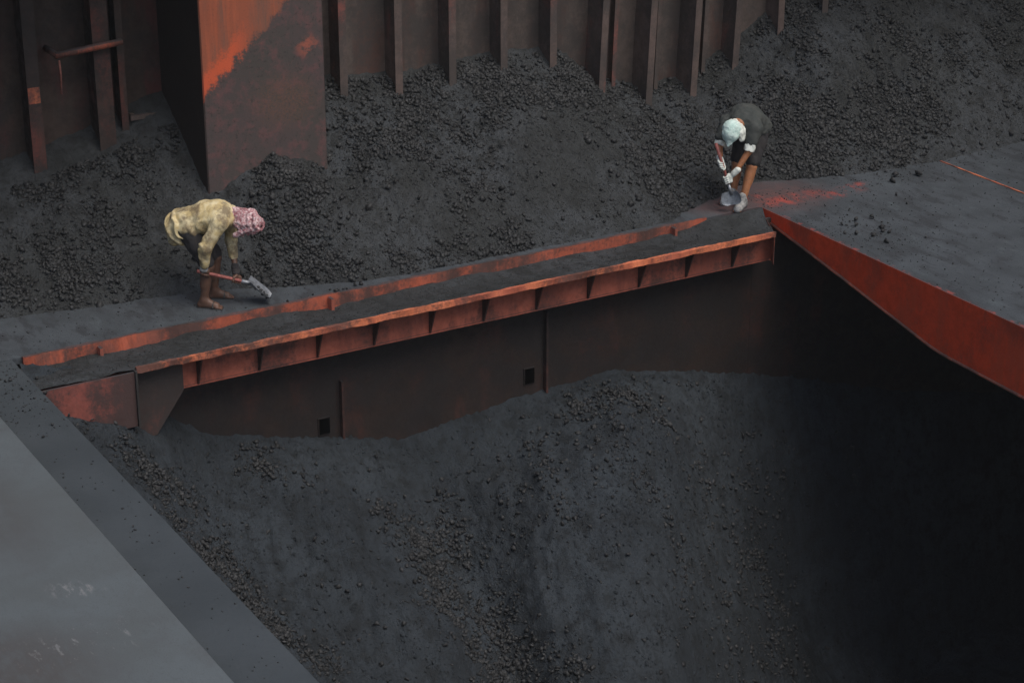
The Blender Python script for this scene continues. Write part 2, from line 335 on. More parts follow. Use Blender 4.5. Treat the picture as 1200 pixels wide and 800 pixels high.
PZ_U = [4.4, 4.88, 5.5, 6.0, 6.3, 6.64, 7.3, 7.94, 8.6, 9.09, 9.88, 11.1, 12.55, 13.5, 15, 18, 21]
PZ_Z = [.1, .02, -.17, -.55, -.86, -1.08, -1.26, -1.40, -1.60, -1.54, -1.44, -1.40, -1.74, -2.0, -2.5, -3.2, -3.8]
def pit_z(u, v):
    d = 16.7 - v
    z = np.interp(u, PZ_U, PZ_Z) - .60 * np.maximum(d, -.3)
    dd = np.clip(d, 0, 1)
    gul = 8.62 - .12 * (d - 1) ** 1                       # gully where two slopes meet
    z = z - .38 * dd * np.exp(-((u - gul - .1) / .40) ** 2)
    r1 = 10.9 - .66 * d; x1 = np.maximum(u - r1, 0); z = z - .26 * (np.sqrt(np.minimum(x1, 3) ** 2 + .3) - .5477) * dd; rid = 12.1 - .74 * d; x = np.maximum(u - rid + .25, 0); x = np.where(x < 2.2, x, 2.2 + (x - 2.2) * .4); z = z - .85 * (np.sqrt(x ** 2 + .05) - .2236) * dd
    z = z + .42 * dd * np.exp(-((u - rid + .7) / .95) ** 2) + .10 * dd * np.exp(-((u - rid + 1.7) / .45) ** 2)      # bulging mound
    z = z + .12 * dd * np.exp(-((u - 7.0 - .35 * d) / .45) ** 2) - .10 * dd * np.exp(-((u - 6.2 - .3 * d) / .3) ** 2)
    z = z + dd * (.11 * fbm(u * 1.3 + .4 * v, v * .8, 0, 3, 61) + .045 * fbm(u * 3.6 - v * 1.2, v * 1.2, 0, 3, 63) + .014 * fbm(u * 10, v * 7, 0, 3, 67))
    rough = smooth(-.1, .6, fbm(u * 1.6 - v * .7, v * 1.0, 0, 2, 93) + .4 * PB(u, v)); crumb = np.abs(vnoise(u * 17, v * 15, 0, 45)) + .6 * np.abs(vnoise(u * 31, v * 27, 0, 46))
    streak = .004 * fbm((u - .35 * v) * 9, v * 1.5, 0, 3, 95)
    return np.maximum(z + dd * streak, -5.6 + .1 * fbm(u, v, 0, 2, 5)) + (.020 + .026 * rough) * (crumb - .4) + .012 * fbm(u * 7, v * 6, 0, 3, 99) + .005 * fbm(u * 34, v * 34, 0, 2, 71)

def sheet(name, fn, u0, u1, v0, v1, step, mat, loc, label, cat):
    nu, nv = int((u1 - u0) / step) + 1, int((v1 - v0) / step) + 1
    uu, vv = np.meshgrid(np.linspace(u0, u1, nu), np.linspace(v0, v1, nv), indexing='ij')
    zz = fn(uu, vv); V = np.stack([uu, vv, zz], -1).reshape(-1, 3) - np.array(loc)
    idx = np.arange(nu * nv).reshape(nu, nv)
    F = np.stack([idx[:-1, :-1], idx[1:, :-1], idx[1:, 1:], idx[:-1, 1:]], -1).reshape(-1, 4)
    o = link(name, mesh_np(name, V, F), mat, None, loc, True)
    return tag(o, label, cat, kind='stuff')

def rocks(npts, n, seed):
    """broken coal: convex hulls of a few random points, all sharp edges and flat faces"""
    import bmesh
    r = np.random.default_rng(seed); out = []
    for k in range(n):
        p = r.normal(size=(npts, 3)); p /= np.linalg.norm(p, axis=1)[:, None]; p *= r.uniform(.6, 1.1, (npts, 1)) * r.uniform(.5, 1.3, 3)
        bm = bmesh.new(); vs = [bm.verts.new(q) for q in p]; bmesh.ops.convex_hull(bm, input=vs)
        for v in [v for v in bm.verts if not v.link_faces]: bm.verts.remove(v)
        bmesh.ops.triangulate(bm, faces=bm.faces); bm.verts.index_update()
        out.append((np.array([v.co[:] for v in bm.verts]), np.array([[v.index for v in f.verts] for f in bm.faces]))); bm.free()
    return out
ROCK1 = rocks(12, 18, 3)
ROCK0 = rocks(8, 16, 4)
def rand_rot(n):
    q = rng.normal(size=(n, 4)); q /= np.linalg.norm(q, axis=1)[:, None]; w, x, y, z = q.T
    return np.stack([1 - 2 * (y * y + z * z), 2 * (x * y - z * w), 2 * (x * z + y * w), 2 * (x * y + z * w), 1 - 2 * (x * x + z * z), 2 * (y * z - x * w),
                     2 * (x * z - y * w), 2 * (y * z + x * w), 1 - 2 * (x * x + y * y)], -1).reshape(n, 3, 3)
def scatter(name, P, size, mat, loc, label, cat):
    Vs, Fs, b = [], [], 0
    big = size > .024
    for sel, rk in ((big, ROCK1), (~big, ROCK0)):
        ids = np.where(sel)[0]; kind = rng.integers(0, len(rk), len(ids))
        for k in range(len(rk)):
            j = ids[kind == k]
            if not len(j): continue
            Q = np.einsum('nij,vj->nvi', rand_rot(len(j)), rk[k][0]) * size[j][:, None, None] + P[j][:, None, :]
            nv = len(rk[k][0]); fc = rk[k][1]; Vs.append(Q.reshape(-1, 3)); Fs.append((fc[None] + (b + np.arange(len(j)) * nv)[:, None, None]).reshape(-1, 3)); b += len(j) * nv
    V = np.concatenate(Vs) - np.array(loc); F = np.concatenate(Fs)
    o = link(name, mesh_np(name, V, F), mat, None, loc)
    return tag(o, label, cat, kind='stuff')
def sample(fn, dens, u0, u1, v0, v1, n, smin, smax, sink=.05, power=2.2):
    u = rng.uniform(u0, u1, n); v = rng.uniform(v0, v1, n); k = rng.uniform(size=n) < dens(u, v); u, v = u[k], v[k]
    s = smin + (smax - smin) * rng.uniform(size=len(u)) ** power
    z = fn(u, v) + s * (.3 - sink)
    return np.stack([u, v, z], -1), s
def heap_dens(u, v):
    n = fbm(u * 1.7 + .4 * v, v * 1.0, 0, 3, 77); t = v - np.interp(u, TOE_U, TOE_V)
    patch = smooth(-.35, .45, fbm(u * 4.5, v * 3.6, 0, 3, 78)); return np.clip((HB(u, v) * 1.0 + .30 * n + .0 + .5 * smooth(18.75, 19.1, v)) * (.12 + 1.1 * patch), .02, 1) * (t > -.05)
def pit_dens(u, v):
    n = fbm(u * 2.0 - v, v * 1.3, 0, 3, 87)
    patch = smooth(-.4, .45, fbm(u * 5, v * 4, 0, 3, 88)); return np.clip((PB(u, v) * 1.25 + .22 * n - .08) * (.25 + .95 * patch), .012, 1)

# ------------------------------------------------------------------ setting: decks and hold
HE = 13.08                                   # hatch side on the right
def slab_sheet(mb, x0, x1, y0, y1, z, t=.03): return mb.box(x0, x1, y0, y1, z - t, z)
mb = MB(); mb.box(-4, 4.95, 16.93, 19.7, -.06, 0); mb.box(4.95, 21, 16.93, 19.7, -.06, .0005); mb.box(HE + .02, 21, 4, 16.928, -.06, 0)
d = mb.build('deck', M['deck'], None, (9, 18, 0)); tag(d, kind='structure')
mb = MB(); mb.box(-4, 4.88, 4, 16.927, -.9, -.004)
d = mb.build('side_deck', M['slab'], None, (4.6, 12, 0)); tag(d, kind='structure')
mb = MB(); mb.box(4, 21, 4, 17, -6.2, -6.0)
tag(mb.build('hold_floor', M['dark'], None, (10, 10, -6)), kind='structure')
mb = MB(); mb.box(-5.5, 23.5, -2.5, 21.5, -8.2, -8)
def water_mat():
    t = NT('dark_water'); a = t.noise(.6, 4, .6); return t.out((.02, .03, .035), .1, t.bump(a, .3, .1), .5)
tag(mb.build('water', water_mat(), None, (0, 0, -8)), kind='structure')

# grey raised plate, bottom left
t = thing('hatch_cover', (3, 11, .0), 'scuffed pale grey steel hatch cover along the dusty ledge, lower left corner', 'hatch cover')
mb = MB(); mb.box(.6, 4.335, 5, 18.0 - 2.2, 0, .12); mb.build('cover_plate', M['cover'], t, bevel=.006)

# back bulkhead with its ribs
t = thing('bulkhead', (13, VW, 0), 'sooty brown steel bulkhead with upright ribs behind the coal heap', 'bulkhead')
mb = MB(); mb.box(8.72, 20, VW, VW + .05, -.05, 7.5); mb.build('plating', M['wall'], t)
RIBX = [9.17, 9.81, 10.45, 11.08, 11.70, 12.31, 12.95, 13.56, 14.17, 14.79, 15.43, 16.05, 16.68, 17.3, 17.92]
def rib(x, parent, v0, zb=.0, zt=6.5, depth=.28, fl=.085, lean=0.0, mat='rib'):
    mb = MB(); f = v0 - depth
    def pr(x0, x1, y0, y1):
        vs = []
        for z, dx in ((zb, -lean), (zt, lean * (zt - 1.2) / 1.2)):
            vs += [(x0 + dx, y0, z), (x1 + dx, y0, z), (x1 + dx, y1, z), (x0 + dx, y1, z)]
        mb.add(vs, [(0, 3, 2, 1), (4, 5, 6, 7), (0, 1, 5, 4), (1, 2, 6, 5), (2, 3, 7, 6), (3, 0, 4, 7)])
    pr(x - .007, x + .007, f + .012, v0 - .002); pr(x - .03, x + fl - .03, f, f + .012)
    return mb.build('rib', M[mat], parent)
for i, x in enumerate(RIBX): rib(x, t, VW, lean=.05 if i in (5, 6, 7, 8) else .0, depth=.34 if i in (5, 6, 7) else .28)
for x in (12.62, 13.2, 13.85): 
    o = rib(x, t, VW, depth=.12, fl=.05, lean=.04); o.name = 'stiffener'
# left bulkhead in the recess
t = thing('bulkhead', (6, 19.5, 0), 'dark brown bulkhead in the shaded recess left of the pillar', 'bulkhead')
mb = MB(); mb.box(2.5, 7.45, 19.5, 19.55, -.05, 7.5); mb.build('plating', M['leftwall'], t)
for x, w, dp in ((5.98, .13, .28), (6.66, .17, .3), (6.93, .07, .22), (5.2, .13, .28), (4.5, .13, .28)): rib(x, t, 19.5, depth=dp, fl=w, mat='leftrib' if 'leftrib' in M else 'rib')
mb = MB(); mb.tube([(6.22, 19.12, 2.07), (6.9, 19.12, 2.12)], .035, 10); mb.tube([(6.24, 19.12, 2.07), (6.24, 19.45, 2.07)], .03, 8); rl = mb.build('rail', M['lip'], t, shade=True)
mb = MB(); mb.box(5.952, 6.07, 19.2145, 19.219, 1.60, 1.76); mb.build('paint_patch', M['flange'], t)
mb = MB(); mb.tube([(6.24, 19.07, 2.03), (6.245, 19.07, 1.9), (6.235, 19.07, 1.7)], .011, 6); mb.build('rope', M['rope'], rl, shade=True)
mb = MB(); mb.box(7.0, 7.36, 19.3, 19.34, 1.26, 1.31); mb.box(7.02, 7.06, 19.34, 19.5, 1.1, 1.31); mb.build('bracket', M['rib'], t)
# side walls and overhead decks out of view, added to block light
t = thing('shade_wall', (2.5, 18, 0), 'unseen dark steel side wall added at far left to shade the recess', 'wall')
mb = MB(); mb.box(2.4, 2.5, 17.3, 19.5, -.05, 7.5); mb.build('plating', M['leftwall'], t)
t = thing('shade_deck', (5, 18.6, 4.2), 'unseen dark steel deck added at far left to shade the recess', 'deck')
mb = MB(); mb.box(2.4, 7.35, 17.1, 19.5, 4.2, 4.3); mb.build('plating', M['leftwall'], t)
t = thing('shade_wall', (20.6, 12, 0), 'tall unseen steel wall added beyond the right deck to block skylight', 'wall')
mb = MB(); mb.box(20.55, 20.65, 4, 19.2, -.05, 8.5); mb.build('plating', M['wall'], t)
t = thing('shade_deck', (17.5, 18.3, 4.2), 'unseen dark steel deck added at far right to shade the coal heap', 'deck')
mb = MB(); mb.box(14.8, 20.55, 17.4, 19.19, 4.2, 4.3); mb.build('plating', M['wall'], t)
# pillar
t = thing('pillar', (8.05, 18.8, 0), 'broad steel pillar, orange paint above a slanting soot line', 'pillar')
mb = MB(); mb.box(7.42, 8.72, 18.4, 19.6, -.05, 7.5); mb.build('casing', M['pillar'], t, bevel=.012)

# far hatch beam
t = thing('hatch_beam', (9, 16.5, 0), 'rusty red box beam along the far edge of the hatch, filled with coal dust', 'beam')
def wob(mb_, x0, x1, y0, y1, z0, z1, n=160, aw=.006, seed=1):    # a bar whose edges are battered
    xs = np.linspace(x0, x1, n); r = []
    for (y, z, k) in ((y0, z0, 0), (y1, z0, 1), (y1, z1, 2), (y0, z1, 3)):
        r.append(np.stack([xs, y + aw * fbm(xs * 5, k * 3.3, 0, 5, seed, .65), z + aw * fbm(xs * 5.1, k * 5.7, 0, 5, seed + 3, .65)], -1))
    r.append(r[0]); P = np.stack(r, 1); mb_.grid(P)
    b = len(mb_.v); mb_.v += [tuple(q[0]) for q in r[:4]] + [tuple(q[-1]) for q in r[:4]]; mb_.f += [(b, b + 1, b + 2, b + 3), (b + 7, b + 6, b + 5, b + 4)]
    return mb_
wob(MB(), 4.97, 12.36, 16.885, 16.925, -.13, .014, n=300, aw=.006, seed=4).build('back_lip', M['lip'], t)
wob(MB(), 5.76, 12.74, 16.19, 16.225, -.056, .0, n=420, aw=.0045, seed=9).build('edge_flange', M['flange'], t)
mb = MB(); mb.prism([(4.9, 16.445, -.14), (12.84, 16.445, -.14), (13.06, 16.884, -.14), (4.9, 16.884, -.14)], (0, 0, .015)); mb.build('top_plate', M['beam'], t)
mb = MB(); mb.box(5.76, 12.86, 16.41, 16.44, -.372, -.093); mb.build('web', M['beam'], t)
mb = MB(); mb.box(5.76, 12.855, 16.40, 16.70, -.389, -.373); mb.build('bottom_plate', M['beam'], t)
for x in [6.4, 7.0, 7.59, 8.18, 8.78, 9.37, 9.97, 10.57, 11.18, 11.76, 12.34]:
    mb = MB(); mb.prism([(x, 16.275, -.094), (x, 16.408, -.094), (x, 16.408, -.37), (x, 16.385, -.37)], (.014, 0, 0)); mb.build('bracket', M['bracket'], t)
mb = MB(); mb.box(4.89, 5.74, 16.20, 16.225, -.56, -.045); mb.build('end_plate', M['endplate'], t)
mb = MB(); mb.box(5.741, 5.758, 16.17, 16.36, -.56, -.03); mb.build('end_stiffener', M['dark'], t)
mb = MB(); mb.prism([(5.76, 16.345, -.094), (5.76, 16.345, -.75), (5.96, 16.345, -.75), (6.24, 16.345, -.37), (6.24, 16.345, -.094)], (0, -.012, 0)); mb.build('corner_gusset', M['gusset'], t)
for x, zt in ((5.65, -.02), (7.95, .0), (11.9, .0)):
    mb = MB(); mb.box(x, x + .03, 16.80, 16.88, -.12, zt); mb.build('lip_stay', M['beam'], t)
# dust lying in the beam trough
def trough_z(u, v):
    a = (v - 16.226) / .66
    return -.03 - .062 * smooth(.05, .8, a) + .02 * smooth(.7, 1, a) * (.5 + fbm(u * 1.5, 0, 0, 2, 3)) + .012 * fbm(u * 5, v * 5, 0, 3, 15) + .075 * smooth(11.9, 12.35, u) * smooth(.2, .9, a) - .004
nv_ = 40; us, vs_ = np.meshgrid(np.linspace(0, 1, 420), np.linspace(16.228, 16.884, nv_), indexing='ij')
ue = 12.75 + .325 * (vs_ - 16.228) / .656; uu = 4.9 + us * (ue - 4.9)
mb = MB(); mb.grid(np.stack([uu, vs_, trough_z(uu, vs_)], -1))
tag(mb.build('trough_dust', M['heap'], None, (9, 16.5, -.05), shade=True), 'coal dust filling the trough of the red beam', 'coal dust', kind='stuff')
mb = MB(); mb.prism([(12.752, 16.23, -.37), (12.752, 16.23, -.035), (13.074, 16.884, -.03), (13.074, 16.884, -.37)], (.004, -.002, 0)); mb.build('end_cap', M['beam'], t)

# orange hatch side plate
t = thing('hatch_side_plate', (HE, 12, 0), 'bright orange red steel plate hanging below the right hatch edge', 'hatch plate')
prof = [(16.92, -.085), (15.5, -.345), (14.15, -.605), (13.95, -.63), (12.8, -.66), (9, -.68), (4, -.68)]
mb = MB(); mb.prism([(HE, 16.92, .003)] + [(HE, a, b) for a, b in prof] + [(HE, 4, .003)], (.018, 0, 0)); mb.build('plate', M['orange'], t)
mb = MB(); mb.tube([(HE - .004, a, b) for a, b in prof], .016, 6); mb.build('bottom_bead', M['lip'], t, shade=True)
tag(wob(MB(), -1, 1, -.02, .02, 0, .02, n=40).build('deck_seam', M['flange'], None, None), 'thin rust red weld seam across the right deck', 'seam')
sm = bpy.data.objects['deck_seam']; sm.rotation_euler = (0, 0, R_(90)); sm.scale = (1.4, .55, .35); sm.location = (15.82, 16.0, .002)

# lower hold: far wall, sides
t = thing('hold_wall', (10, 16.7, -3), 'dark brown hold wall in shadow beneath the red beam', 'wall')
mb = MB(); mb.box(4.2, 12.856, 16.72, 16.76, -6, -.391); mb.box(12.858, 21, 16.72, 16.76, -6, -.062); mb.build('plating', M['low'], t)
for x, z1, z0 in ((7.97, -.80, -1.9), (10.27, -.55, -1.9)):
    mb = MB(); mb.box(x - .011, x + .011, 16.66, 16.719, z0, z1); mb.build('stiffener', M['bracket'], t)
for x, z in ((7.78, -1.22), (10.08, -1.2)):
    mb = MB(); mb.box(x - .06, x + .07, 16.705, 16.719, z - .11, z + .07); f = mb.build('hole_frame', M['low'], t)
    mb = MB(); mb.box(x - .05, x + .06, 16.699, 16.704, z - .1, z + .06); mb.build('opening', M['void'], f)  # black panel painted for the dark inside the hole, nothing is cut
t = thing('hold_wall', (21, 10, -3), 'black hold wall deep under the right deck', 'wall')
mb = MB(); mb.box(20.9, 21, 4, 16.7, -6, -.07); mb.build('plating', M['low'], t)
t = thing('hold_wall', (12, 4, -3), 'near hold wall under the edge of the open hatch', 'wall')
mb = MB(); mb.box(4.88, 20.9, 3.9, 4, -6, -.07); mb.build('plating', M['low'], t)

# ------------------------------------------------------------------ coal
sheet('coal_heap', heap_z, 2.5, 20, 16.93, 19.6, .02, M['heap'], (12, 18, 0), 'long sloping heap of dusty black coal against the ribbed bulkhead', 'coal heap')
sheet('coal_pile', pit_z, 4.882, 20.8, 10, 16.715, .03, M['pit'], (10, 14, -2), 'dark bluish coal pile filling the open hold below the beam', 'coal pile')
P1, s1 = sample(heap_z, heap_dens, 3, 19.5, 16.95, 19.15, 300000, .007, .042, power=3.6)
P2, s2 = sample(heap_z, lambda u, v: .3 + heap_dens(u, v), 3, 19.5, 16.95, 19.15, 200000, .004, .013)
P = np.concatenate([P1, P2]); s_ = np.concatenate([s1, s2])
HB2 = blobs_of([(14.6, 17.9, .8, .5, .5), (15.3, 17.5, .8, .35, .6), (13.5, 17.85, .5, .25, .5), (12.3, 17.6, .4, .4, .35), (12.0, 18.5, .5, .4, .3), (8.0, 17.85, .4, .35, .8), (7.8, 17.45, .4, .15, .5), (5.8, 18.0, .7, .4, .25), (14.0, 17.75, .6, .15, .5), (11.2, 18.7, .6, .3, .3)])
P3, s3 = sample(heap_z, HB2, 4.5, 18, 16.95, 19.1, 9000, .022, .060, sink=.2, power=2.2); P = np.concatenate([P, P3]); s_ = np.concatenate([s_, s3])
k = (heap_z(P[:, 0], P[:, 1]) > .0) & (P[:, 1] > 16.94); k &= ~((P[:, 0] > 7.4) & (P[:, 0] < 8.74) & (P[:, 1] > 18.38))
scatter('heap_lumps', P[k], s_[k], M['lump'], (12, 18, 0), 'loose black coal lumps strewn over the heap by the bulkhead', 'coal lumps')
P1, s1 = sample(pit_z, pit_dens, 4.95, 15, 13, 16.65, 220000, .007, .040, power=3.6)
P2, s2 = sample(pit_z, lambda u, v: .06 + pit_dens(u, v) * .8, 4.95, 15, 13, 16.65, 170000, .0035, .011)
scatter('pile_lumps', np.concatenate([P1, P2]), np.concatenate([s1, s2]), M['lump'], (10, 14, -2), 'black coal lumps collected in the gullies of the pile below', 'coal lumps')

# clods of caked dust: the same stuff as the slopes, so that nothing on them is smooth
P1, s1 = sample(pit_z, lambda u, v: .25 + .6 * smooth(-.2, .5, fbm(u * 2.4, v * 2, 0, 3, 101)), 4.95, 16.5, 12.6, 16.65, 80000, .006, .030, sink=.6, power=3.0)
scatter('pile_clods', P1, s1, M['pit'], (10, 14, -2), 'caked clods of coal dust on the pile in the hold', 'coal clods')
P1, s1 = sample(heap_z, lambda u, v: .25 + .6 * smooth(-.2, .5, fbm(u * 2.4, v * 2, 0, 3, 103)), 3, 19.5, 17.0, 19.1, 70000, .005, .026, sink=.6, power=3.0)
k = (heap_z(P1[:, 0], P1[:, 1]) > .01) & ~((P1[:, 0] > 7.4) & (P1[:, 0] < 8.74) & (P1[:, 1] > 18.38))
scatter('heap_clods', P1[k], s1[k], M['heap'], (12, 18, 0), 'caked clods of coal dust on the heap by the bulkhead', 'coal clods')

# ------------------------------------------------------------------ bodies: smooth-blended tapered limbs, meshed by surface nets
class Field:
    def __init__(s, lo, hi, h):
        s.lo = np.array(lo, float); s.h = h; s.n = np.ceil((np.array(hi) - s.lo) / h).astype(int) + 1
        s.d = np.full(s.n, 9.0)
    def _win(s, pts, pad):
        pts = np.array(pts); a = np.floor((pts.min(0) - pad - s.lo) / s.h).astype(int); b = np.ceil((pts.max(0) + pad - s.lo) / s.h).astype(int) + 1
        a = np.clip(a, 0, s.n); b = np.clip(b, 0, s.n); sl = tuple(slice(x, y) for x, y in zip(a, b))
        g = np.meshgrid(*[s.lo[i] + s.h * np.arange(a[i], b[i]) for i in range(3)], indexing='ij')
        return sl, np.stack(g, -1)
    def cone(s, a, b, ra, rb, k=.03, flat=None, sub=False):
        """tapered capsule; flat = (direction, factor) squeezes it along a direction"""
        a, b = np.array(a, float), np.array(b, float); m = max(ra, rb) * (max(1, 1 / 1) if not flat else max(1, flat[1]))
        sl, P = s._win([a, b], m + k + 3 * s.h)
        if P.size == 0: return s
        sc = 1
        if flat:
            n = np.array(flat[0], float); n /= np.linalg.norm(n); q = 1 / flat[1] - 1; mid = (a + b) / 2
            P = P + ((P - mid) @ n)[..., None] * n * q; a = a + ((a - mid) @ n) * n * q; b = b + ((b - mid) @ n) * n * q; sc = min(1, flat[1])
        ab = b - a; L = ab @ ab + 1e-12; t = np.clip(((P - a) @ ab) / L, 0, 1)
        d = (np.linalg.norm(P - a - t[..., None] * ab, axis=-1) - (ra + (rb - ra) * t)) * sc
        o = s.d[sl]
        if sub:
            s.d[sl] = np.maximum(o, -d); return s
        h = np.clip(.5 + .5 * (o - d) / k, 0, 1); s.d[sl] = o * (1 - h) + d * h - k * h * (1 - h)
        return s
    def chain(s, pts, rs, k=.03, flat=None):
        for i in range(len(pts) - 1): s.cone(pts[i], pts[i + 1], rs[i], rs[i + 1], k, flat)
        return s
    def grow(s, fn):
        g = np.meshgrid(*[s.lo[i] + s.h * np.arange(s.n[i]) for i in range(3)], indexing='ij')
        near = np.abs(s.d) < .06; s.d[near] += fn(g[0][near], g[1][near], g[2][near]); return s
    def cut(s, p, n):            # keep the side of the plane that n points to
        g = np.meshgrid(*[s.lo[i] + s.h * np.arange(s.n[i]) for i in range(3)], indexing='ij')
        q = sum((g[i] - p[i]) * n[i] for i in range(3)) / np.linalg.norm(n); s.d = np.maximum(s.d, -q); return s
    def mesh(s):
        D = s.d; ins = D < 0; nx, ny, nz = D.shape
        c = np.zeros((nx - 1, ny - 1, nz - 1, 3)); cnt = np.zeros((nx - 1, ny - 1, nz - 1))
        cor = [(i, j, k) for i in (0, 1) for j in (0, 1) for k in (0, 1)]
        def v(o): return D[o[0]:nx - 1 + o[0], o[1]:ny - 1 + o[1], o[2]:nz - 1 + o[2]]
        for a in cor:
            for ax in range(3):
                if a[ax]: continue
                b = list(a); b[ax] = 1
                da, db = v(a), v(b); x = (da < 0) != (db < 0); t = np.where(x, da / np.where(x, da - db, 1), 0)
                for i in range(3): c[..., i] += x * (a[i] + (t if i == ax else 0))
                cnt += x
        act = cnt > 0; idx = -np.ones(act.shape, int); idx[act] = np.arange(act.sum())
        ijk = np.argwhere(act); V = (ijk + c[act] / cnt[act][:, None]) * s.h + s.lo; F = []
        for ax in range(3):
            a = [slice(0, n) for n in D.shape]; b = [slice(0, n) for n in D.shape]; a[ax] = slice(0, D.shape[ax] - 1); b[ax] = slice(1, None)
            A, B = ins[tuple(a)], ins[tuple(b)]; e = np.argwhere(A != B); o1, o2 = [(1, 2), (2, 0), (0, 1)][ax]
            ok = (e[:, o1] > 0) & (e[:, o2] > 0) & (e[:, o1] < D.shape[o1] - 1) & (e[:, o2] < D.shape[o2] - 1); e = e[ok]
            q = []
            for d1, d2 in ((-1, -1), (0, -1), (0, 0), (-1, 0)):
                w = e.copy(); w[:, o1] += d1; w[:, o2] += d2; q.append(idx[w[:, 0], w[:, 1], w[:, 2]])
            q = np.stack(q, 1); fl = ~A[tuple(e.T)] if len(e) else np.zeros(0, bool); q[fl] = q[fl][:, ::-1]; F.append(q)
        return V, np.concatenate(F)

class Pose:
    """local frame: x forward, y to the person's left, z up; placed in the world at base with heading fwd (ground direction)"""
    def __init__(s, base, fwd):
        f = np.array([fwd[0], fwd[1], 0.]); f /= np.linalg.norm(f); s.base = np.array(base, float); s.M = np.stack([f, [-f[1], f[0], 0], [0, 0, 1]]) * .96
    def w(s, P): return np.asarray(P, float) @ s.M + s.base
def body_mesh(F, pose, name, mat, parent=None, root=None):
    V, Q = F.mesh(); V = pose.w(V); r = np.array(root, float)
    return link(name, mesh_np(name, V - r, Q), mat, parent, None if parent else tuple(r), True)
def v3(*a): return np.array(a, float)
def unit(a): a = np.array(a, float); return a / np.linalg.norm(a)

def hand(F, wrist, grip, axis, palm_n, side, fr=.0085):
    """a hand closed on a handle: grip = handle centre under the palm, axis = handle direction, palm_n = from palm to handle"""
    ax, pn = unit(axis), unit(palm_n); knuck = grip - pn * .034
    F.cone(wrist, knuck + (wrist - knuck) * .25, .024, .026, .015, (pn, .75)); F.cone(knuck - ax * .028, knuck + ax * .028, .021, .021, .015)
    fdir = unit(np.cross(ax, pn)); fdir = fdir * (1 if fdir @ unit(grip - wrist) >= 0 else -1)
    for i, (off, ln) in enumerate(((-.033, .9), (-.011, 1.0), (.011, 1.0), (.033, .82))):
        b = grip + ax * off
        pts = [b - pn * .03 + fdir * .006, b - pn * .018 + fdir * .032 * ln, b + pn * .012 + fdir * .033 * ln, b + pn * .028 + fdir * .008 * ln]
        F.chain(pts, [fr * 1.15, fr * 1.05, fr, fr * .85], .004)
    sgn = side; b = grip - ax * .045 * sgn
    F.chain([knuck - fdir * .03 - ax * .02 * sgn, b - fdir * .02 - pn * .005, b + pn * .02 - fdir * .006, b + pn * .027 + fdir * .016], [.014, .0115, .010, .009], .006)
def foot(F, ankle, toe_dir, L=.24):
    d = unit([toe_dir[0], toe_dir[1], 0]); s_ = np.array([-d[1], d[0], 0]); g = ankle.copy(); g[2] = 0
    F.cone(ankle, g - d * .035 + v3(0, 0, .03), .036, .032, .03); F.cone(ankle + d * .01, g + d * .11 + v3(0, 0, .03), .034, .028, .03)
    F.cone(g - d * .035 + v3(0, 0, .026), g + d * .13 + v3(0, 0, .022), .028, .030, .03, (s_, 1.15))
    for i in range(5):
        o = (i - 2) * .0155; ln = (.055, .058, .052, .045, .036)[i]; r = (.0125, .0095, .009, .0085, .008)[i]
        F.cone(g + d * .13 + s_ * o + v3(0, 0, .016), g + d * (.13 + ln) + s_ * o * 1.15 + v3(0, 0, .012), r, r * .85, .006)
def head(F, neck, c, face, up, r=.088):
    """skull, jaw, nose, brows, eyes, ears; face = looking direction, up = crown direction"""
    f, u = unit(face), unit(up); sd = np.cross(u, f)
    F.cone(neck, c - u * .05 - f * .02, .056, .050, .03)
    F.cone(c - f * .02 + u * .02, c + f * .012 + u * .015, r, r * .94, .03, (sd, .86)); F.cone(c + f * .03 - u * .03, c + f * .045 - u * .085, .058, .036, .04, (sd, .9))
    F.cone(c + f * .088 + u * .008, c + f * .108 - u * .03, .008, .014, .01)
    for s_ in (-1, 1):
        F.cone(c + f * .078 + sd * .012 * s_ + u * .03, c + f * .068 + sd * .05 * s_ + u * .028, .009, .008, .012)
        F.cone(c + f * .078 + sd * .031 * s_ + u * .008, c + f * .079 + sd * .031 * s_ + u * .008, .0115, .0115, .004)
        F.cone(c + sd * .078 * s_ + u * .02 - f * .005, c + sd * .078 * s_ - u * .025, .017, .011, .008, (sd, .5))
        F.cone(c + f * .07 + sd * .024 * s_ - u * .03, c + f * .06 + sd * .03 * s_ - u * .045, .012, .012, .02)
    F.cone(c + f * .083 - u * .055 - sd * .02, c + f * .083 - u * .055 + sd * .02, .0085, .0085, .006); F.cone(c + f * .081 - u * .067 - sd * .016, c + f * .081 - u * .067 + sd * .016, .008, .008, .006)
def folds(amp, scale, stretch, seed):
    def f(x, y, z): return amp * fbm(x * scale * stretch[0], y * scale * stretch[1], z * scale * stretch[2], 3, seed)
    return f

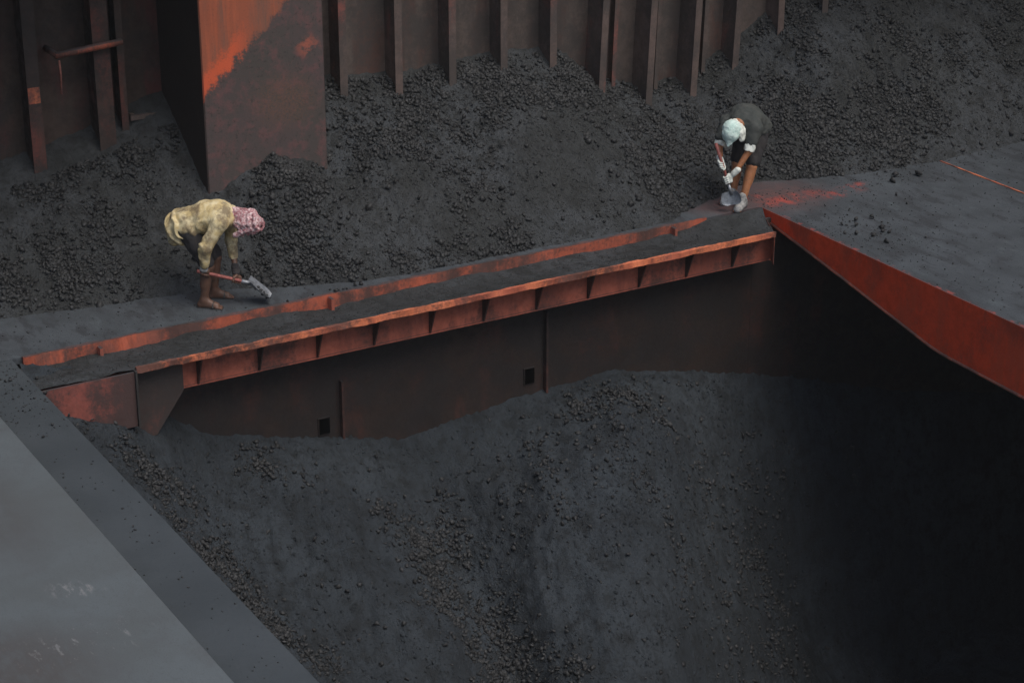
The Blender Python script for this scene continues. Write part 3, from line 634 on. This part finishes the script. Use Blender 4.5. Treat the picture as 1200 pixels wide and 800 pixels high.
# ---- worker on the left: khaki shirt, pink head cloth, bent over a short shovel
RV = v3(math.cos(YAW), -math.sin(YAW), 0); GV = v3(math.sin(YAW), math.cos(YAW), 0)
def worker_left():
    base = (6.92, 17.29, 0.0); ps = Pose(base, RV * math.cos(R_(6)) - GV * math.sin(R_(6)))
    pel, mid, che, nk = v3(-.17, 0, .80), v3(.0, 0, .90), v3(.14, 0, .92), v3(.27, 0, .91)
    hd = v3(.415, -.01, .85); fc, upv = unit((.35, -.1, -.95)), unit((.93, 0, .3))
    hp = {s: v3(-.15, .09 * s, .78) for s in (-1, 1)}; kn = {-1: v3(.03, -.11, .43), 1: v3(.05, .12, .44)}; an = {-1: v3(-.03, -.10, .075), 1: v3(.01, .16, .075)}
    sh = {-1: v3(.19, -.17, .90), 1: v3(.21, .17, .89)}; el = {-1: v3(.05, -.245, .67), 1: v3(.20, .19, .61)}; wr = {-1: v3(.015, -.205, .465), 1: v3(.265, .035, .35)}
    gr = {-1: v3(.02, -.17, .385), 1: v3(.29, -.02, .265)}
    hax = unit(gr[1] - gr[-1])
    F = Field((-.4, -.4, -.02), (.62, .4, 1.12), .0062)
    F.chain([pel, mid, che, nk], [.125, .12, .125, .07], .05, ((0, 1, 0), 1.2))
    for s in (-1, 1):
        F.chain([hp[s], kn[s], an[s]], [.085, .056, .037], .03); c = (kn[s] * .62 + an[s] * .38) + v3(-.018, 0, 0); F.cone(kn[s] * .8 + an[s] * .2 + v3(-.012, 0, 0), c - v3(0, 0, .05), .046, .043, .04)
        foot(F, an[s], (1, -.12 if s < 0 else .1)); F.cone(che + v3(.06, .1 * s, 0), sh[s], .06, .058, .04); F.chain([sh[s], el[s], wr[s]], [.052, .038, .026], .025)
        hand(F, wr[s], gr[s], hax, unit(gr[s] - wr[s]) * .6 + v3(0, .5 * -s, -.2), s)
    head(F, nk, hd, fc, upv)
    p = body_mesh(F, ps, 'person', M['skin_a'], None, base)
    tag(p, 'person bending over in faded khaki shirt and pink head cloth, shovelling beside the pillar', 'person')
    # shirt
    G = Field((-.45, -.42, .3), (.5, .42, 1.15), .0065)
    G.chain([v3(-.24, 0, .80), pel + v3(.02, 0, .02), mid + v3(0, 0, .005), che, nk - v3(.02, 0, 0)], [.135, .15, .142, .142, .085], .05, ((0, 1, 0), 1.2))
    G.cone(v3(-.26, 0, .83), v3(-.27, 0, .70), .115, .10, .06, ((0, 1, 0), 1.45))
    for s in (-1, 1):
        G.cone(che + v3(.05, .1 * s, 0), sh[s], .075, .074, .04); e2 = wr[s] + (el[s] - wr[s]) * (.12 if s < 0 else .45)
        G.chain([sh[s], el[s], e2], [.074, .060, .047], .03)
    G.grow(lambda x, y, z: .011 * np.sin(46 * (x + .55 * z + .12 * fbm(x * 5, y * 5, z * 5, 2, 3))) * smooth(.12, -.12, x) * smooth(1.0, .9, z)); G.grow(folds(.006, 7, (1.5, .8, .6), 3)); G.grow(folds(.0025, 26, (1.2, .7, .6), 8))
    G.cone(nk + v3(.04, 0, -.01), nk + v3(.1, 0, -.02), .06, .07, .01, sub=True)
    body_mesh(G, ps, 'shirt', M['shirt_y'], p, base)
    # dark cloth trousers rolled above the knee
    G = Field((-.45, -.32, .3), (.3, .32, .98), .0065)
    G.chain([v3(-.2, 0, .80), v3(-.12, 0, .74)], [.13, .12], .05, ((0, 1, 0), 1.2))
    for s in (-1, 1): G.chain([hp[s], kn[s] + (hp[s] - kn[s]) * .1], [.105, .078], .04)
    G.grow(folds(.010, 12, (1, 1, .6), 5)); body_mesh(G, ps, 'trousers', M['shorts'], p, base)
    # head cloth, wound and knotted
    G = Field((.2, -.25, .62), (.65, .25, 1.06), .005); f, u = fc, upv; sd = np.cross(u, f)
    G.cone(hd - f * .04 + u * .01, hd + f * .015 + u * .02, .102, .095, .03); G.cone(hd + u * .06 - f * .02, hd + u * .085, .085, .07, .03)
    G.cone(hd - u * .05 - f * .03, nk + v3(.04, 0, .02), .088, .075, .04)
    for i in range(5):
        a = .35 + i * .42; c = hd + u * (.105 - .045 * i)
        ring = [c + (f * math.cos(t) + sd * math.sin(t)) * (.082 + .028 * math.sin(.6 + i * .5)) + u * .018 * math.sin(t * 2 + i) for t in np.linspace(0, 6.283, 13)]
        G.chain(ring, [.012] * 13, .022)
    G.cone(hd - f * .08 - u * .02 + sd * .06, hd - f * .1 - u * .09 + sd * .1, .03, .018, .02); G.cone(hd + f * .05 - u * .06 - sd * .07, hd + f * .07 - u * .13 - sd * .075, .035, .022, .02)
    G.grow(folds(.008, 26, (1, 1.2, 1), 9)); G.cone(hd + f * .08 - u * .02, hd + f * .16 - u * .03, .05, .06, .02, sub=True)
    body_mesh(G, ps, 'head_scarf', M['scarf'], p, base)
    # cloth wound round the wrists
    for s in (-1, 1):
        G = Field(np.minimum(wr[s], gr[s]) - .09, np.maximum(wr[s], gr[s]) + .09, .004)
        d = unit(wr[s] - el[s]); G.chain([wr[s] - d * .035, wr[s], wr[s] + d * .03], [.037, .036, .039], .01); G.grow(folds(.005, 40, (.5, .5, 1.5), 4))
        body_mesh(G, ps, 'wrist_wrap', M['greycloth'] if s < 0 else M['shorts'], p, base)
    # sandals
    for s in (-1, 1):
        d = unit((1, -.12 if s < 0 else .1, 0)); g = an[s].copy(); g[2] = .0; mb = MB(); sdv = np.array([-d[1], d[0], 0]); pts = []
        for a, wd in ((-.075, .025), (-.06, .036), (0, .036), (.06, .038), (.12, .047), (.17, .045), (.195, .025)): pts.append((a, wd))
        poly = [g + d * a + sdv * b for a, b in pts] + [g + d * a - sdv * b for a, b in pts[::-1]]
        mb.prism([ps.w(q + v3(0, 0, -.004)) for q in poly], (0, 0, .012))
        mb.tube([ps.w(g + d * .10 + sdv * q * .047 + v3(0, 0, .05 * (1 - q * q) + .012)) for q in np.linspace(-1, 1, 9)], .009, 6)
        o = mb.build('sandal', M['rubber'], p)
    # the shovel
    gx = hax; tail = gr[-1] - gx * .09; sock = gr[1] + gx * .06
    ts = thing('shovel', tuple(ps.w(gr[1])), 'short red handled steel shovel gripped by worker in khaki shirt', 'shovel')
    MB().tube([ps.w(tail), ps.w(gr[-1]), ps.w(gr[1]), ps.w(sock)], [.018, .0165, .0165, .018], 10).build('handle', M['handle_r'], ts, shade=True)
    mb = MB(); mb.tube([ps.w(sock - gx * .02), ps.w(sock + gx * .1)], [.022, .02], 10); mb.build('socket', M['blade'], ts, shade=True)
    blade(ps, sock + gx * .05, unit(gx + v3(.1, -.25, -.47)), .27, .23, M['blade'], ts)
    o = sock + gx * .05; d = unit(gx + v3(.1, -.25, -.47)); sdv = unit(np.cross((0, 0, 1), d)); global LOAD
    LOAD = [ps.w(o + d * a + sdv * b + v3(0, 0, .012)) for a, b in ((.1, -.05), (.13, .04), (.19, -.06), (.2, .03), (.23, -.02), (.16, -.01), (.22, .07), (.24, -.07))]
def blade(ps, o, d, L, wd, mat, parent, up=(0, 0, 1)):
    d = unit(d); sdv = unit(np.cross(up, d)); n = np.cross(d, sdv); a = np.linspace(0, 1, 9); b = np.linspace(-1, 1, 9); P = np.zeros((2, 9, 9, 3))
    for i, s in enumerate(a):
        w_ = wd / 2 * (min(1, .8 + s * .6) if s < .75 else 1 - .5 * ((s - .75) / .25) ** 2)
        for j, t in enumerate(b):
            q = o + d * s * L + sdv * t * w_ + n * (.028 * t * t + .02 * (1 - s) ** 2 * (t * t) + .01 * s)
            P[0, i, j] = ps.w(q); P[1, i, j] = ps.w(q + n * .004)
    mb = MB(); mb.grid(P[0]); mb.grid(P[1])
    for e0, e1 in ((P[0, 0], P[1, 0]), (P[0, -1], P[1, -1]), (P[0, :, 0], P[1, :, 0]), (P[0, :, -1], P[1, :, -1])): mb.grid(np.stack([e0, e1]))
    return mb.build('blade', mat, parent, shade=False)
worker_left()

# ---- worker on the right: charcoal shirt, pale cap, bent towards the camera
def worker_right():
    base = (12.86, 17.10, 0.0); ps = Pose(base, RV * -.55 - GV * .835)
    pel, mid, che, nk = v3(-.34, .04, .82), v3(-.20, .04, .95), v3(-.08, .05, .99), v3(.05, .05, .975)
    hd = v3(.17, .04, .905); fc, upv = unit((.45, .05, -.9)), unit((.9, 0, .45))
    hp = {s: v3(-.31, .04 + .09 * s, .80) for s in (-1, 1)}; kn = {1: v3(-.13, .14, .45), -1: v3(-.19, -.07, .44)}; an = {1: v3(.0, .11, .075), -1: v3(-.13, -.08, .075)}
    sh = {-1: v3(-.01, -.13, .945), 1: v3(-.01, .22, .935)}; el = {-1: v3(.12, -.14, .71), 1: v3(.08, .20, .69)}; wr = {-1: v3(.22, -.07, .58), 1: v3(.19, .11, .47)}
    gr = {-1: v3(.25, -.02, .55), 1: v3(.235, .075, .385)}
    top, bot = v3(.27, -.085, .72), v3(.20, .075, .20); hax = unit(bot - top)
    for s in (-1, 1): gr[s] = top + hax * ((gr[s] - top) @ hax)
    F = Field((-.6, -.42, -.02), (.45, .45, 1.2), .0062)
    F.chain([pel, mid, che, nk], [.125, .12, .125, .07], .05, ((0, 1, 0), 1.2))
    for s in (-1, 1):
        F.chain([hp[s], kn[s], an[s]], [.085, .056, .037], .03); F.cone(kn[s] * .8 + an[s] * .2 + v3(-.012, 0, 0), kn[s] * .58 + an[s] * .42 + v3(-.018, 0, 0), .046, .042, .04)
        foot(F, an[s], (1, .15 * s)); F.cone(che + v3(.04, .09 * s, 0), sh[s], .06, .058, .04); F.chain([sh[s], el[s], wr[s]], [.052, .038, .027], .025)
        hand(F, wr[s], gr[s], hax, unit(gr[s] - wr[s]) + v3(0, -.4 * s, 0), s)
    head(F, nk, hd, fc, upv)
    p = body_mesh(F, ps, 'person', M['skin_b'], None, base)
    tag(p, 'person stooping in charcoal shirt and pale cap, scraping coal at the hatch corner', 'person')
    G = Field((-.62, -.42, .45), (.25, .47, 1.24), .0065)
    G.chain([v3(-.41, .04, .80), pel + v3(.02, 0, .03), mid + v3(0, 0, .01), che, nk - v3(.03, 0, 0)], [.14, .155, .15, .15, .085], .05, ((0, 1, 0), 1.2))
    for s in (-1, 1):
        G.cone(che + v3(.03, .1 * s, 0), sh[s], .08, .08, .04); e2 = sh[s] + (el[s] - sh[s]) * .62; G.cone(sh[s], e2, .082, .078, .03)
    G.cone(che + v3(.0, 0, -.06), mid + v3(.02, 0, -.1), .11, .12, .06, ((0, 1, 0), 1.2))       # cloth hanging from the chest
    G.grow(folds(.011, 8, (1, .8, 1), 13)); G.grow(folds(.0025, 24, (1, .8, .8), 18)); G.cone(nk + v3(.05, 0, -.01), nk + v3(.12, 0, -.03), .062, .07, .01, sub=True)
    body_mesh(G, ps, 'shirt', M['shirt_d'], p, base)
    for s in (-1, 1):            # pale under-sleeve below the dark one
        a = sh[s] + (el[s] - sh[s]) * .55; b = sh[s] + (el[s] - sh[s]) * 1.0; G = Field(np.minimum(a, b) - .1, np.maximum(a, b) + .1, .005)
        G.chain([a, b], [.064, .060], .02); G.cut(b, a - b); G.grow(folds(.006, 26, (1, 1, .8), 6)); body_mesh(G, ps, 'under_sleeve', M['white'], p, base)
    G = Field((-.62, -.3, .3), (.15, .38, .95), .0065)
    G.chain([v3(-.37, .04, .82), v3(-.29, .04, .75)], [.13, .12], .05, ((0, 1, 0), 1.2))
    for s in (-1, 1): G.chain([hp[s], kn[s] + (hp[s] - kn[s]) * .14], [.108, .085], .04)
    G.grow(folds(.010, 12, (1, 1, .6), 15)); body_mesh(G, ps, 'shorts', M['shorts'], p, base)
    # cap with a pale cloth under it that falls on the neck
    f, u = fc, upv; sd = np.cross(u, f)
    G = Field(hd - .24, hd + .24, .005); G.cone(hd - f * .02 + u * .035, hd + f * .02 + u * .035, .105, .10, .02); G.cone(hd + f * .09 + u * .045, hd + f * .135 + u * .035, .05, .035, .03, (u, .35))
    G.cut(hd + u * .005, u + f * -.1); G.grow(folds(.004, 24, (1, 1, 1), 16)); body_mesh(G, ps, 'cap', M['mint'], p, base)
    G = Field(hd - .26, hd + .26, .005); G.cone(hd - f * .035 - u * .0, hd - f * .04 - u * .06, .103, .105, .03)
    G.cone(hd - f * .03 - u * .07 + sd * .05, hd - u * .13 + sd * .08 + f * .03, .055, .035, .03); G.cone(hd + sd * .085 + f * .0, hd + sd * .10 + f * .06 - u * .06, .042, .03, .03); G.grow(folds(.008, 22, (1, 1, 1), 26))
    G.cone(hd + f * .07 - u * .03, hd + f * .15 - u * .04, .075, .08, .02, sub=True); body_mesh(G, ps, 'neck_cloth', M['white'], p, base)
    for s in (-1, 1):            # knitted gloves: cuffs and backs of the hands
        d = unit(gr[s] - wr[s]); G = Field(np.minimum(wr[s], gr[s]) - .1, np.maximum(wr[s], gr[s]) + .1, .004)
        G.cone(wr[s] - d * .03, wr[s] + d * .03, .036, .033, .02); pn = unit(d + v3(0, -.4 * s, 0)); hand(G, wr[s], gr[s], hax, pn, s, .0105)
        k_ = gr[s] - pn * .036; G.cone(k_ - hax * .03, k_ + hax * .03, .025, .025, .015); body_mesh(G, ps, 'glove', M['white'], p, base)
    for s in (-1, 1):
        G = Field(an[s] - v3(.1, .1, .09), an[s] + v3(.26, .14, .12), .005); F2 = G; d = unit((1, .15 * s, 0)); g = an[s].copy(); g[2] = 0
        G.cone(an[s] + v3(0, 0, .06), an[s], .043, .045, .02); G.cone(an[s], g - d * .035 + v3(0, 0, .035), .046, .042, .03); G.cone(an[s], g + d * .12 + v3(0, 0, .035), .045, .04, .03); G.cone(g - d * .04 + v3(0, 0, .035), g + d * .17 + v3(0, 0, .033), .04, .042, .03)
        G.cut(v3(0, 0, .0), v3(0, 0, 1)); body_mesh(G, ps, 'shoe', M['greycloth'], p, base)
    ts = thing('shovel', tuple(ps.w(bot)), 'pale bladed shovel with red shaft held upright by worker in pale cap', 'shovel')
    MB().tube([ps.w(top - hax * .06), ps.w(gr[1] + hax * .05)], .017, 10).build('handle', M['handle_r'], ts, shade=True)
    MB().tube([ps.w(gr[1] + hax * .05), ps.w(bot)], [.018, .02], 10).build('socket', M['blade'], ts, shade=True)
    fw = unit(ps.M @ v3(*( -GV))); blade(ps, bot - hax * .04, unit(hax + v3(.1, -.08, 0)), .15, .22, M['blade_b'], ts, up=(1, .35, 0))
worker_right()

# ------------------------------------------------------------------ single lumps lying about
protos = []
for k in range(6):
    V, F_ = ROCK1[k]; me = mesh_np('coal_lump', V, F_); me.materials.append(M['lump']); protos.append(me)
def lumps(spots, label, group, cat='coal lump'):
    for i, (u, v, z, s) in enumerate(spots):
        o = bpy.data.objects.new('coal_lump', protos[i % 6]); COL.objects.link(o); o.location = (u, v, z + s * .55); o.scale = (s, s * .9, s * .8); o.rotation_euler = (0, 0, i * 1.7)
        tag(o, label, cat, group)
r2 = np.random.default_rng(12)
def ring(c, n, sd, smin, smax, z=0): return [(c[0] + r2.normal() * sd[0], c[1] + r2.normal() * sd[1], z, r2.uniform(smin, smax)) for _ in range(n)]
lumps(ring((13.6, 15.75), 18, (.15, .3), .012, .042) + ring((14.4, 16.2), 9, (.5, .6), .012, .035), 'small black coal lump lying loose on the dusty deck right of the hatch', 'lumps on the right deck')
lumps([(15.0, 17.0, 0, .06), (15.25, 16.9, 0, .075), (14.85, 16.85, 0, .05)], 'larger black coal lump rolled out onto the deck from the heap', 'larger lumps on the deck')
lumps(ring((4.62, 16.2), 14, (.13, .45), .012, .032, -.004) + ring((4.65, 14.2), 5, (.12, .5), .01, .02, -.004), 'small black coal lump on the dusty ledge beside the grey plate', 'lumps on the ledge')
lumps(ring((8.1, 16.99), 9, (.25, .03), .015, .035), 'small coal lump that rolled to the rusty lip behind the beam', 'lumps by the beam lip')
for i, q in enumerate(LOAD): lumps([(q[0], q[1], q[2] - .01, .022 + .006 * (i % 3))], 'coal lump carried on the blade of the red handled shovel', 'lumps on the shovel blade')
# fine crumbs on the decks and the ledge
u = rng.uniform(13.12, 17.5, 16000); v = rng.uniform(11.5, 17.3, 16000); k = rng.uniform(size=16000) < .25 + .9 * np.exp(-((u - 13.6) / .45) ** 2 - ((v - 15.6) / .8) ** 2) + .8 * smooth(16.6, 17.2, v)
u2 = rng.uniform(4.36, 4.86, 2600); v2 = rng.uniform(10.5, 17, 2600); k2 = rng.uniform(size=2600) < .1 + .9 * smooth(15, 16.3, v2)
u3 = rng.uniform(5.0, 12.9, 2500); v3_ = rng.uniform(16.25, 16.86, 2500)
u4 = rng.uniform(4, 8, 900); v4 = rng.uniform(16.95, 17.9, 900)
P = np.concatenate([np.stack([u[k], v[k], 0 * u[k] + .002], -1), np.stack([u2[k2], v2[k2], 0 * u2[k2] - .002], -1), np.stack([u3, v3_, trough_z(u3, v3_) + .002], -1), np.stack([u4, v4, 0 * u4 + .002], -1)])
scatter('deck_crumbs', P, .003 + .013 * rng.uniform(size=len(P)) ** 3.5, M['lump'], (12, 16, 0), 'fine coal crumbs scattered over the decks and the beam', 'coal crumbs')
# coal dust hanging in the air
hm = bpy.data.materials.new('dusty_air'); hm.use_nodes = True; ht = hm.node_tree; ht.nodes.remove(ht.nodes['Principled BSDF'])
pv = ht.nodes.new('ShaderNodeVolumePrincipled'); pv.inputs['Density'].default_value = .0006; pv.inputs['Color'].default_value = (.85, .85, .85, 1)
ht.links.new(pv.outputs[0], ht.nodes['Material Output'].inputs['Volume'])
mb = MB(); mb.box(-6, 24, -3, 22, -9.5, 9.5); hz = mb.build('haze', hm); tag(hz, kind='stuff')
